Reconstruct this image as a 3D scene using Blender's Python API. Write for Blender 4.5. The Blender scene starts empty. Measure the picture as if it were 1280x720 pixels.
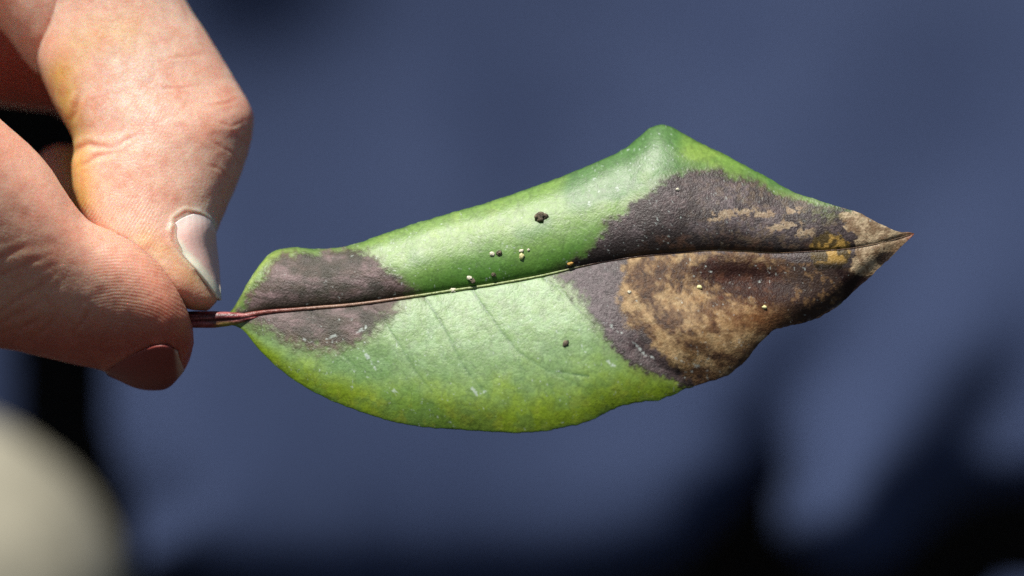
import bpy, bmesh, math, random
import numpy as np
from mathutils import Vector

# ------------------------------------------------------------------ units
# 1 u = 0.1 mm.  The leaf stands in the plane depth 0, z grows towards the viewer.
U = 1e-4
D = 3500.0           # camera distance to the leaf plane (u)
HGT = 0.50           # height of the leaf above the ground (m)
scene = bpy.context.scene
coll = scene.collection

# ------------------------------------------------------------------ camera
cam_d = bpy.data.cameras.new('camera')
cam = bpy.data.objects.new('camera', cam_d); coll.objects.link(cam)
cam.location = (0, -D * U, HGT)
cam.rotation_euler = (math.radians(90), 0, 0)
cam_d.sensor_width = 36.0
cam_d.lens = 36.0 * D / 1280.0
cam_d.clip_start = 0.01
cam_d.clip_end = 200
cam_d.dof.use_dof = True
cam_d.dof.focus_distance = D * U
cam_d.dof.aperture_fstop = 8.6
scene.camera = cam

# ------------------------------------------------------------------ light
SUN_DIR = Vector((-0.25, -0.40, 0.88)).normalized()      # towards the sun
world = bpy.data.worlds.new('World'); scene.world = world
world.use_nodes = True
wn = world.node_tree
sky = wn.nodes.new('ShaderNodeTexSky'); sky.sky_type = 'NISHITA'; sky.sun_disc = False
sky.air_density = 0.7; sky.dust_density = 0.3
sky.sun_elevation = math.asin(SUN_DIR.z)
sky.sun_rotation = math.atan2(SUN_DIR.x, SUN_DIR.y)
wn.links.new(sky.outputs[0], wn.nodes['Background'].inputs[0])
wn.nodes['Background'].inputs[1].default_value = 0.05
sun_d = bpy.data.lights.new('sun', 'SUN'); sun_d.energy = 5.0; sun_d.angle = math.radians(0.55)
sun_d.color = (1.0, 0.955, 0.89)
sun = bpy.data.objects.new('sun', sun_d); coll.objects.link(sun)
sun.rotation_euler = SUN_DIR.to_track_quat('Z', 'Y').to_euler()
sun.location = (0, 0, 2)
scene.view_settings.view_transform = 'Standard'
scene.view_settings.look = 'None'
scene.view_settings.exposure = 0.40
scene.view_settings.gamma = 1.0
scene.cycles.use_denoising = False
scene.cycles.max_bounces = 10
scene.cycles.sample_clamp_indirect = 3.0

# ------------------------------------------------------------------ helpers
def W(px, py, z):
    """point seen at (px,py), z u in front of the leaf plane -> metres"""
    px = np.asarray(px, float); py = np.asarray(py, float); z = np.asarray(z, float)
    s = (D - z) / D
    px, py, z, s = np.broadcast_arrays(px, py, z, s)
    return np.stack([(px - 640) * s * U, -z * U, (360 - py) * s * U + HGT], -1)

def unW(co):
    z = -co[:, 1] / U
    s = (D - z) / D
    return co[:, 0] / (s * U) + 640, 360 - (co[:, 2] - HGT) / (s * U), z

def lin(r, g, b, k=1.0):
    c = np.array([r, g, b], float) / 255
    return np.where(c <= 0.04045, c / 12.92, ((c + 0.055) / 1.055) ** 2.4) / k

def smooth(a, b, x):
    t = np.clip((x - a) / (b - a), 0, 1)
    return t * t * (3 - 2 * t)

def mix(a, b, t):
    t = np.asarray(t)[..., None]
    return a * (1 - t) + b * t

def _hash(ix, iy, iz, seed):
    h = (ix.astype(np.int64) * 374761393 + iy.astype(np.int64) * 668265263 +
         iz.astype(np.int64) * 2147483647 + seed * 974634777) & 0xffffffff
    h = ((h ^ (h >> 13)) * 1274126177) & 0xffffffff
    h = h ^ (h >> 16)
    return (h & 0xffff) / 65535.0

def noise3(x, y, z, seed=0):
    x, y, z = np.broadcast_arrays(np.asarray(x, float), np.asarray(y, float), np.asarray(z, float))
    ix, iy, iz = np.floor(x), np.floor(y), np.floor(z)
    fx, fy, fz = x - ix, y - iy, z - iz
    fx, fy, fz = [f * f * (3 - 2 * f) for f in (fx, fy, fz)]
    r = 0
    for dx in (0, 1):
        for dy in (0, 1):
            for dz in (0, 1):
                w = (fx if dx else 1 - fx) * (fy if dy else 1 - fy) * (fz if dz else 1 - fz)
                r = r + w * _hash(ix + dx, iy + dy, iz + dz, seed)
    return r

def noise2(x, y, seed=0):
    x, y = np.broadcast_arrays(np.asarray(x, float), np.asarray(y, float))
    ix, iy = np.floor(x), np.floor(y)
    fx, fy = x - ix, y - iy
    fx, fy = [f * f * (3 - 2 * f) for f in (fx, fy)]
    z = np.zeros_like(ix); r = 0
    for dx in (0, 1):
        for dy in (0, 1):
            w = (fx if dx else 1 - fx) * (fy if dy else 1 - fy)
            r = r + w * _hash(ix + dx, iy + dy, z, seed)
    return r

def fbm2(x, y, seed=0, octv=4, gain=0.5):
    a, t, r = 1.0, 0.0, 0.0
    for o in range(octv):
        f = 2.03 ** o
        r = r + a * noise2(x * f + 17.3 * o, y * f - 9.1 * o, seed + o); t += a; a *= gain
    return r / t                       # 0..1

def fbm3(x, y, z, seed=0, octv=3, gain=0.5):
    a, t, r = 1.0, 0.0, 0.0
    for o in range(octv):
        f = 2.03 ** o
        r = r + a * noise3(x * f + 17.3 * o, y * f - 9.1 * o, z * f + 3.7 * o, seed + o); t += a; a *= gain
    return r / t

def dist_line(x, y, pts):
    """distance to polyline and the parameter 0..1 along it"""
    best = np.full(np.shape(x), 1e9); par = np.zeros(np.shape(x))
    P = np.array(pts, float); n = len(P) - 1
    for i in range(n):
        ax, ay = P[i]; bx, by = P[i + 1]
        ex, ey = bx - ax, by - ay
        t = np.clip(((x - ax) * ex + (y - ay) * ey) / (ex * ex + ey * ey + 1e-9), 0, 1)
        d = np.hypot(x - ax - ex * t, y - ay - ey * t)
        m = d < best
        best = np.where(m, d, best); par = np.where(m, (i + t) / n, par)
    return best, par

def sd_poly(x, y, pts):
    """signed distance, positive inside"""
    P = list(pts)
    d, _ = dist_line(x, y, P + [P[0]])
    ins = np.zeros(np.shape(x), bool)
    for i in range(len(P)):
        ax, ay = P[i]; bx, by = P[(i + 1) % len(P)]
        if ay == by: continue
        c = ((ay > y) != (by > y)) & (x < (bx - ax) * (y - ay) / (by - ay) + ax)
        ins ^= c
    return np.where(ins, d, -d)

def catmull(ctrl, t):
    """ctrl (n,k), t in 0..n-1 ; centripetal-free uniform Catmull-Rom"""
    C = np.array(ctrl, float); n = len(C)
    C = np.vstack([2 * C[0] - C[1], C, 2 * C[-1] - C[-2]])
    i = np.clip(np.floor(t).astype(int), 0, n - 2); f = (t - i)[:, None]
    p0, p1, p2, p3 = C[i], C[i + 1], C[i + 2], C[i + 3]
    return 0.5 * (2 * p1 + (p2 - p0) * f + (2 * p0 - 5 * p1 + 4 * p2 - p3) * f ** 2 + (3 * p1 - p0 - 3 * p2 + p3) * f ** 3)

def mesh_obj(name, verts, faces, mat=None, parent=None, shade=True):
    me = bpy.data.meshes.new(name)
    verts = np.asarray(verts, float).reshape(-1, 3)
    me.from_pydata(verts.tolist(), [], faces if isinstance(faces, list) else faces.tolist())
    me.update()
    if shade:
        me.polygons.foreach_set('use_smooth', np.ones(len(me.polygons), bool))
    ob = bpy.data.objects.new(name, me); coll.objects.link(ob)
    if mat: me.materials.append(mat)
    if parent: ob.parent = parent
    return ob

def grid_faces(n, m, wrap=False):
    i = np.arange(n - 1)[:, None]; j = np.arange(m if wrap else m - 1)[None, :]
    j2 = (j + 1) % m
    a = i * m + j; b = i * m + j2; c = (i + 1) * m + j2; d = (i + 1) * m + j
    return np.stack([a + 0 * b, b, c, d], -1).reshape(-1, 4)

def set_attr(me, name, arr):
    arr = np.asarray(arr, np.float32)
    if arr.ndim == 1:
        a = me.attributes.new(name, 'FLOAT', 'POINT'); a.data.foreach_set('value', arr)
    else:
        a = me.attributes.new(name, 'FLOAT_COLOR', 'POINT')
        c = np.ones((len(arr), 4), np.float32); c[:, :3] = arr
        a.data.foreach_set('color', c.ravel())

def tag(o, label=None, cat=None, group=None, kind=None):
    if label: o['label'] = label
    if cat: o['category'] = cat
    if group: o['group'] = group
    if kind: o['kind'] = kind
    return o

class Mat:
    def __init__(s, name, **kw):
        s.m = bpy.data.materials.new(name); s.m.use_nodes = True
        s.t = s.m.node_tree; s.b = s.t.nodes['Principled BSDF']
        for k, v in kw.items(): s.b.inputs[k.replace('_', ' ')].default_value = v
    def n(s, typ, **kw):
        nd = s.t.nodes.new('ShaderNode' + typ)
        for k, v in kw.items():
            if k.startswith('i_'):
                key = k[2:]; key = int(key) if key.isdigit() else key.replace('_', ' ')
                nd.inputs[key].default_value = v
            else: setattr(nd, k, v)
        return nd
    def l(s, a, b): s.t.links.new(a, b)
    def attr(s, name): return s.n('Attribute', attribute_name=name)
    def math(s, op, a, b=None):
        nd = s.n('Math', operation=op)
        for i, v in enumerate((a, b)):
            if v is None: continue
            if isinstance(v, (int, float)): nd.inputs[i].default_value = v
            else: s.l(v, nd.inputs[i])
        return nd.outputs[0]
    def noise(s, scale, detail=3, rough=0.5, vec=None):
        nd = s.n('TexNoise'); nd.inputs['Scale'].default_value = scale
        nd.inputs['Detail'].default_value = detail; nd.inputs['Roughness'].default_value = rough
        if vec is None:
            if not hasattr(s, 'tc'): s.tc = s.n('TexCoord')
            vec = s.tc.outputs['Object']
        s.l(vec, nd.inputs['Vector']); return nd.outputs['Fac']
    def bump(s, h, dist, strength=1.0, prev=None):
        nd = s.n('Bump'); nd.inputs['Strength'].default_value = strength
        nd.inputs['Distance'].default_value = dist
        s.l(h, nd.inputs['Height'])
        if prev is not None: s.l(prev, nd.inputs['Normal'])
        return nd.outputs['Normal']
    def ramp(s, fac, stops):
        nd = s.n('ValToRGB'); el = nd.color_ramp.elements
        while len(el) > len(stops): el.remove(el[-1])
        while len(el) < len(stops): el.new(0.5)
        for e, (p, c) in zip(el, stops):
            e.position = p; e.color = (*c, 1) if len(c) == 3 else c
        s.l(fac, nd.inputs[0]); return nd.outputs[0]
    def mul(s, a, b, fac=1.0):
        nd = s.n('MixRGB', blend_type='MULTIPLY'); nd.inputs[0].default_value = fac
        s.l(a, nd.inputs[1]); s.l(b, nd.inputs[2]); return nd.outputs[0]

# ------------------------------------------------------------------ materials
def skin_material():
    M = Mat('skin', Roughness=0.5)
    b = M.b
    col = M.attr('skin_colour').outputs['Color']
    f1 = M.noise(900, 4, 0.6); f2 = M.noise(4200, 2, 0.5)
    c = M.mul(col, M.ramp(f1, [(0.3, (0.90, 0.84, 0.82)), (0.7, (1.0, 1.0, 1.0))]))
    c = M.mul(c, M.ramp(f2, [(0.35, (0.90, 0.86, 0.84)), (0.6, (1.0, 1.0, 1.0))]))
    M.l(c, b.inputs['Base Color'])
    b.inputs['Subsurface Weight'].default_value = 0.8
    b.inputs['Subsurface Radius'].default_value = (1.0, 0.28, 0.13)
    b.inputs['Subsurface Scale'].default_value = 0.0040
    b.inputs['Specular IOR Level'].default_value = 0.30
    # fine relief: skin cells, friction ridges along the stored phase
    v = M.n('TexVoronoi', feature='DISTANCE_TO_EDGE'); v.inputs['Scale'].default_value = 1500
    M.l(M.tc.outputs['Object'], v.inputs['Vector'])
    nrm = M.bump(M.math('MINIMUM', v.outputs['Distance'], 0.25), 0.00022, 0.22)
    nrm = M.bump(f1, 0.00030, 0.18, nrm)
    nrm = M.bump(f2, 0.00016, 0.22, nrm)
    ph = M.attr('ridge_phase').outputs['Fac']; mk = M.attr('ridge_mask').outputs['Fac']
    wob = M.math('MULTIPLY', M.noise(700, 2), 5.0)
    s = M.math('SINE', M.math('ADD', ph, wob))
    nrm = M.bump(M.math('MULTIPLY', s, mk), 0.000045, 0.36, nrm)
    M.l(nrm, b.inputs['Normal'])
    r = M.ramp(f2, [(0.3, (0.56,) * 3), (0.7, (0.40,) * 3)])
    M.l(r, b.inputs['Roughness'])
    return M.m

def nail_material():
    M = Mat('nail', Roughness=0.46)
    c = M.mul(M.attr('nail_colour').outputs['Color'], M.ramp(M.noise(800, 3), [(0.3, (0.93, 0.91, 0.91)), (0.7, (1, 1, 1))]))
    M.l(c, M.b.inputs['Base Color'])
    M.b.inputs['Subsurface Weight'].default_value = 0.35
    M.b.inputs['Specular IOR Level'].default_value = 0.35
    M.b.inputs['Subsurface Radius'].default_value = (1, 0.4, 0.25)
    M.b.inputs['Subsurface Scale'].default_value = 0.0012
    nr_ = M.bump(M.noise(1800, 3), 0.0001, 0.25)
    rv = M.math('SINE', M.math('ADD', M.math('MULTIPLY', M.attr('nail_across').outputs['Fac'], 95.0), M.math('MULTIPLY', M.noise(350, 2), 6.0)))
    M.l(M.bump(rv, 0.00003, 0.15, nr_), M.b.inputs['Normal'])
    return M.m

def leaf_material():
    M = Mat('leaf_blade')
    c = M.attr('leaf_colour').outputs['Color']
    f2 = M.noise(3800, 3, 0.6); f1 = M.noise(1100, 4, 0.6)
    c = M.mul(c, M.ramp(f1, [(0.3, (0.84, 0.86, 0.82)), (0.7, (1.06, 1.05, 1.05))]))
    c = M.mul(c, M.ramp(f2, [(0.3, (0.80, 0.82, 0.80)), (0.65, (1.08, 1.08, 1.08))]))
    M.l(c, M.b.inputs['Base Color'])
    v = M.n('TexVoronoi', feature='DISTANCE_TO_EDGE'); v.inputs['Scale'].default_value = 900
    M.l(M.tc.outputs['Object'], v.inputs['Vector'])
    dead = M.attr('dead').outputs['Fac']
    nrm = M.bump(M.math('MINIMUM', v.outputs['Distance'], 0.18), 0.00028, 0.10)
    nrm = M.bump(f1, 0.0005, 0.12, nrm)
    nrm = M.bump(M.math('MULTIPLY', f2, M.math('ADD', M.math('MULTIPLY', dead, 1.2), 0.35)), 0.00022, 0.4, nrm)
    M.l(nrm, M.b.inputs['Normal'])
    ro = M.n('MapRange'); ro.inputs['To Min'].default_value = 0.47; ro.inputs['To Max'].default_value = 0.50
    M.l(dead, ro.inputs['Value'])
    M.l(M.math('ADD', ro.outputs[0], M.math('MULTIPLY', M.math('SUBTRACT', f1, 0.5), 0.16)), M.b.inputs['Roughness'])
    M.l(M.attr('gloss').outputs['Fac'], M.b.inputs['Specular IOR Level'])
    M.b.inputs['Subsurface Weight'].default_value = 0.0
    return M.m

def tube_material():
    M = Mat('leaf_stalk', Roughness=0.42)
    c = M.mul(M.attr('stalk_colour').outputs['Color'], M.ramp(M.noise(1500, 4, 0.6), [(0.3, (0.62, 0.6, 0.6)), (0.7, (1.1, 1.1, 1.1))]))
    M.l(c, M.b.inputs['Base Color'])
    M.l(M.bump(M.noise(2600, 3), 0.00025, 0.6), M.b.inputs['Normal'])
    return M.m

def plain(name, c1, c2, scale, rough, bump=0.0, bscale=None):
    M = Mat(name, Roughness=rough)
    f = M.noise(scale, 5, 0.6)
    M.l(M.ramp(f, [(0.3, tuple(c1)), (0.7, tuple(c2))]), M.b.inputs['Base Color'])
    if bump: M.l(M.bump(M.noise(bscale or scale, 4), bump, 0.6), M.b.inputs['Normal'])
    return M.m

def denim_material():
    M = Mat('blue_denim', Roughness=0.85)
    f = M.noise(14, 4, 0.6)
    c = M.ramp(f, [(0.3, (0.0255, 0.0395, 0.090)), (0.7, (0.0355, 0.0525, 0.111))])
    w = M.n('TexWave', wave_type='BANDS', bands_direction='DIAGONAL'); w.inputs['Scale'].default_value = 420
    w.inputs['Distortion'].default_value = 2.0
    M.l(M.tc.outputs['Object'], w.inputs['Vector'])
    c = M.mul(c, M.ramp(w.outputs['Fac'], [(0.2, (0.8, 0.8, 0.83)), (0.8, (1.1, 1.1, 1.08))]))
    M.l(c, M.b.inputs['Base Color'])
    M.b.inputs['Specular IOR Level'].default_value = 0.2
    M.l(M.bump(w.outputs['Fac'], 0.0004, 0.5), M.b.inputs['Normal'])
    return M.m

# ------------------------------------------------------------------ setting
def build_ground():
    n = 61; xs = np.linspace(-3, 3, n); V = []; ts = np.linspace(0, 1, 41)
    for t in ts:
        for x in xs:
            y = -2.0 + 3.1 * min(t / 0.6, 1.0) if t < 0.6 else 1.1 + 0.55 * math.sin((t - 0.6) / 0.4 * 1.4)
            z = 0.0 if t < 0.6 else 1.3 * ((t - 0.6) / 0.4) ** 1.2  # rear rises as an added dark bank that keeps the cloth openings black
            V.append((x, y, z + 0.03 * float(noise2(np.array(x * 4), np.array(t * 23), 3))))
    o = mesh_obj('ground', V, grid_faces(len(ts), n),
                 plain('dark_soil', (0.010, 0.009, 0.008), (0.028, 0.023, 0.018), 30, 0.95, 0.004, 60))
    tag(o, kind='structure')

DARK = [  # holes cut in the cloth: gap between legs, and openings standing for fold shade
    [(-140, -60), (118, -60), (124, 300), (128, 440), (137, 560), (168, 640), (150, 900), (16, 900), (20, 440), (0, 340), (-140, 300)],
    [(120, 700), (200, 726), (300, 750), (430, 764), (560, 760), (680, 748), (780, 728), (852, 704), (898, 662), (934, 618),
     (957, 582), (972, 566), (981, 574), (977, 600), (966, 636), (968, 668), (1000, 704), (1050, 724), (1112, 712), (1158, 668),
     (1200, 634), (1250, 620), (1330, 610), (1500, 590), (1500, 760), (1330, 722), (1250, 730), (1170, 800), (1000, 860), (800, 940), (120, 940)],
]
def build_cloth():
    zb = -5600.0
    px = np.arange(-620, 1901, 9.0); py = np.arange(-520, 1060, 9.0)
    X, Y = np.meshgrid(px, py)
    sd = np.full(X.shape, -1e9)
    for P in DARK: sd = np.maximum(sd, sd_poly(X, Y, P))
    d = -sd                                    # distance to the nearest opening
    z = zb + 0 * X
    # broad soft folds
    z += 0.42 * 2.6 * (Y - 360)                 # leans back like a lap, catching the light
    z += 48 * np.sin((X * 0.95 + Y * 0.2) / 74.0 + 0.6) * smooth(-100, 500, X)
    z += 22 * np.sin((X * 0.9 - Y * 0.3) / 55.0 + 1.0)
    # raised ridge running down to the lower right lobe
    rd, rp = dist_line(X, Y, [(1330, 120), (1220, 380), (1150, 520), (1060, 640)])
    z += 120 * np.exp(-(rd / 85) ** 2) * smooth(0, 0.5, rp)
    # valley between the two lobes
    vd, vp = dist_line(X, Y, [(1090, 330), (1010, 470), (960, 560)])
    z -= 90 * np.exp(-(vd / 60) ** 2) * smooth(0, 0.6, vp)
    # second valley on the right
    vd, vp = dist_line(X, Y, [(1330, 380), (1240, 520), (1170, 640)])
    z -= 100 * np.exp(-(vd / 60) ** 2) * smooth(0, 0.6, vp)
    # bulge above the view, shaped so its shaded underside darkens the top left
    z += 330 * np.exp(-(((X - 280) / 230) ** 2 + ((Y + 130) / 160) ** 2))
    z -= 260 * smooth(240, 520, X)  # cloth turned away from the sun to darken the left
    # cloth rolls in at its openings
    z -= 290 * np.exp(-np.clip(d, 0, None) / 46) * (0.45 + 0.55 * smooth(560, 640, Y) * smooth(150, 260, X)) + 60 * np.exp(-np.clip(d, 0, None) / 80)
    # roof: the top runs back so that the inside stays in shade
    z -= 15000 * smooth(-250, -520, Y)
    z -= 6000 * smooth(1350, 1900, X) + 6000 * smooth(-150, -620, X)
    V = W(X.ravel(), Y.ravel(), z.ravel())
    F = grid_faces(len(py), len(px))
    keep = (d.ravel()[F] > 0).all(1)
    F = F[keep]
    used = np.unique(F); re = -np.ones(len(V), int); re[used] = np.arange(len(used))
    o = mesh_obj('blue_cloth', V[used], re[F], denim_material())
    tag(o, 'blurred dark blue cloth in soft folds filling the background', 'cloth')

def build_stone():
    bm = bmesh.new(); bmesh.ops.create_icosphere(bm, subdivisions=5, radius=1)
    me = bpy.data.meshes.new('pale_stone'); 
    co = np.array([v.co[:] for v in bm.verts])
    r = 1 + 0.16 * (fbm3(co[:, 0] * 1.6, co[:, 1] * 1.6, co[:, 2] * 1.6, 5) - 0.5)
    c = W(np.array([-118.]), np.array([778.]), np.array([-5300.]))[0]
    s = (D + 5300) / D * U
    co = co * r[:, None] * np.array([272, 250, 268]) * s + c
    for v, p in zip(bm.verts, co): v.co = p
    for f in bm.faces: f.smooth = True
    bm.to_mesh(me); bm.free()
    o = bpy.data.objects.new('pale_stone', me); coll.objects.link(o)
    me.materials.append(plain('pale_stone', (0.26, 0.242, 0.175), (0.35, 0.327, 0.245), 40, 0.8, 0.0015, 120))
    tag(o, 'blurred cream rounded shape in the lower left corner below the hand', 'stone')

# ------------------------------------------------------------------ hand
def loft(sections, nt, nr, tfun=None, p=2.15):
    """sections: (Lx,Ly,Rx,Ry,zc,depth,shear). returns dict with point function"""
    S = np.array(sections, float)
    t = np.linspace(0, 1, nt)
    if tfun is not None: t = tfun(t)
    c = catmull(S, t * (len(S) - 1))
    c[0] = S[0]; c[-1] = S[-1]
    th = np.linspace(0, 2 * np.pi, nr, endpoint=False)
    def sec(c, th):
        ct, st = np.cos(th), np.sin(th)
        ct = np.sign(ct) * np.abs(ct) ** (2 / p); st = np.sign(st) * np.abs(st) ** (2 / p)
        mx, my = (c[..., 0] + c[..., 2]) / 2, (c[..., 1] + c[..., 3]) / 2
        hx, hy = (c[..., 2] - c[..., 0]) / 2, (c[..., 3] - c[..., 1]) / 2
        return mx + hx * ct, my + hy * ct, c[..., 4] + np.maximum(c[..., 5], 0) * st + c[..., 6] * ct
    x, y, z = sec(c[:, None, :], th[None, :])
    return x, y, z

def ease_end(t):            # more rings close to the tip
    return 1 - (1 - t) ** 1.35
def ease_both(t):
    return 0.5 - 0.5 * np.cos(np.pi * t)

def closed_loft(name, sections, nt, nr, tfun=ease_end, p=2.15):
    x, y, z = loft(sections, nt, nr, tfun, p)
    V = W(x, y, z)
    n = nt * nr
    c0 = V[0].mean(0); c1 = V[-1].mean(0)
    V = np.vstack([V.reshape(-1, 3), c0, c1])
    F = grid_faces(nt, nr, True).tolist()
    F += [[n, (j + 1) % nr, j] for j in range(nr)]
    b = (nt - 1) * nr
    F += [[n + 1, b + j, b + (j + 1) % nr] for j in range(nr)]
    ob = mesh_obj(name, V, F)
    bm = bmesh.new(); bm.from_mesh(ob.data)
    bmesh.ops.remove_doubles(bm, verts=bm.verts, dist=2e-6)
    bmesh.ops.recalc_face_normals(bm, faces=bm.faces)
    bm.to_mesh(ob.data); bm.free()
    return ob

#           Lx   Ly    Rx   Ry    zc    d   shear
INDEX = [(40, -260, 60, -270, -215, 8, 0),
         (-15, -165, 130, -215, -215, 88, 0),
         (15, -80, 186, -108, -208, 104, 0),
         (38, 0, 226, -10, -196, 106, 0),
         (45, 72, 258, 42, -180, 106, -4),
         (64, 124, 290, 94, -164, 106, -8),
         (87, 164, 312, 130, -148, 105, -12),
         (93, 183, 317, 153, -138, 103, -14),
         (90, 208, 312, 184, -126, 100, -16),
         (93, 238, 302, 216, -112, 96, -18),
         (105, 270, 288, 250, -98, 92, -20),
         (130, 304, 275, 280, -82, 86, -22),
         (163, 337, 267, 306, -67, 78, -22),
         (195, 364, 267, 333, -55, 68, -18),
         (219, 380, 271, 357, -47, 52, -12),
         (238, 387, 272, 373, -42, 34, -6),
         (258, 388, 262, 386, -38, 2, 0)]
PROX = [(104, 8, 108, 12, -210, 4, 0),
         (122, -70, 76, 58, -212, 80, 0),
         (102, -130, 52, 92, -216, 104, 0),
         (52, -172, 30, 76, -220, 110, 0),
         (-20, -205, 0, 38, -226, 112, 0),
         (-110, -235, -60, -4, -236, 116, 0),
         (-260, -290, -230, -50, -258, 125, 0),
         (-420, -330, -400, -60, -278, 130, 0),
         (-520, -230, -520, -200, -288, 10, 0)]
THUMB = [(-560, 240, -540, 270, -64, 10, 0),
         (-430, 0, -430, 460, -64, 170, -74.8),
         (-210, 30, -180, 430, -59, 150, -66),
         (-70, 88, -66, 430, -52, 132, -58.08),
         (0, 148, 10, 437, -48, 118, -51.92),
         (52, 197, 60, 448, -44, 108, -47.52),
         (87, 248, 100, 457, -40, 100, -44),
         (110, 275, 126, 462, -38, 97, -42.68),
         (140, 289, 147, 470, -36, 96, -42.24),
         (169, 306, 167, 479, -34, 93, -40.92),
         (197, 330, 190, 484, -32, 88, -38.72),
         (217, 356, 210, 481, -30, 77, -33.88),
         (231, 382, 226, 468, -29, 60, -26.4),
         (239, 404, 236, 450, -28, 38, -16.72),
         (242, 426, 242, 430, -28, 3, 0)]
MIDDLE1 = [(-520, -140, -520, -100, -420, 10, 0),
         (-420, -250, -420, 70, -420, 130, 0),
         (-120, -120, -120, 118, -420, 115, 0),
         (30, -80, 30, 136, -415, 108, 0),
         (120, -55, 110, 150, -410, 105, 0),
         (200, -10, 170, 190, -405, 100, 0),
         (225, 90, 180, 220, -402, 70, 0),
         (215, 160, 205, 180, -402, 5, 0)]
MIDDLE2 = [(215, 110, 235, 120, -380, 8, 0),
         (160, 140, 262, 170, -376, 70, 0),
         (130, 180, 262, 260, -370, 92, 0),
         (112, 183, 210, 330, -362, 92, 0),
         (92, 182, 140, 335, -356, 86, 0),
         (68, 182, 80, 310, -350, 72, 0),
         (50, 194, 50, 270, -346, 48, 0),
         (42, 222, 42, 232, -345, 4, 0)]
RING = [(-520, -100, -520, -60, -650, 10, 0),
         (-420, -220, -420, 80, -650, 120, 0),
         (-120, -110, -120, 110, -640, 108, 0),
         (60, -70, 40, 130, -630, 100, 0),
         (140, -20, 100, 150, -625, 90, 0),
         (150, 60, 140, 90, -620, 6, 0)]
LITTLE = [(-520, -60, -520, -20, -850, 10, 0),
         (-420, -170, -420, 90, -850, 105, 0),
         (-140, -90, -140, 100, -840, 92, 0),
         (0, -60, -10, 110, -835, 84, 0),
         (70, -5, 40, 110, -830, 70, 0),
         (75, 50, 70, 70, -830, 6, 0)]
PALM = [(-260,-60,-260, -20, -420,  10, 0),
        (-330,-310,-320, 250, -430, 330, 0),
        (-480,-340,-460, 420, -420, 400, 0),
        (-760,-330,-740, 440, -400, 390, 0),
        (-1000,-290,-980, 400, -380, 330, 0),
        (-1200,-230,-1190, 330, -370, 260, 0),
        (-1600,-220,-1590, 330, -360, 270, 0),
        (-2200,-250,-2190, 380, -350, 320, 0),
        (-2300,  60,-2300,  90, -350,  20, 0)]

NAIL_I = [(216, 287), (219, 273), (232, 264.5), (248, 268), (260, 276), (268, 288)]       # cuticle line, near edge to silhouette
EDGE_I = [(216, 287), (217, 302), (226, 317), (242, 333), (258, 353), (276.5, 378)]      # near groove and free edge
NAIL_T = [(135, 463), (163, 444), (192, 431), (211, 431), (222, 438), (228, 452), (224, 466)]
THUMB_CREASES = [
    [(-40, 362), (6, 342), (40, 327), (72, 317)],
    [(-30, 402), (0, 388), (18, 375), (46, 358), (72, 340)],
    [(-20, 412), (3, 401), (27, 390), (58, 371)],
    [(-30, 428), (0, 416), (30, 408), (72, 389)],
    [(38, 427), (55, 409), (76, 391)],
    [(88, 417), (104, 400), (114, 383)],
    [(-30, 340), (10, 318), (40, 306)],
    [(20, 420), (38, 402), (52, 392)],
]
INDEX_CREASES = [
    [(88, 198), (98, 186), (112, 181), (140, 184), (176, 166)],
    [(90, 150), (95, 135), (102, 118)],
    [(195, 77), (225, 70), (255, 67)],
    [(190, 110), (222, 108), (254, 105)],
    [(285, 160), (300, 172), (312, 184)],
    [(268, 150), (290, 158), (306, 150)],
    [(262, 176), (290, 190), (300, 205)],
    [(258, 132), (284, 128), (300, 120)],
    [(98, 208), (118, 196), (150, 190)],
    [(256, 205), (276, 212), (290, 226)],
]

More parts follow.
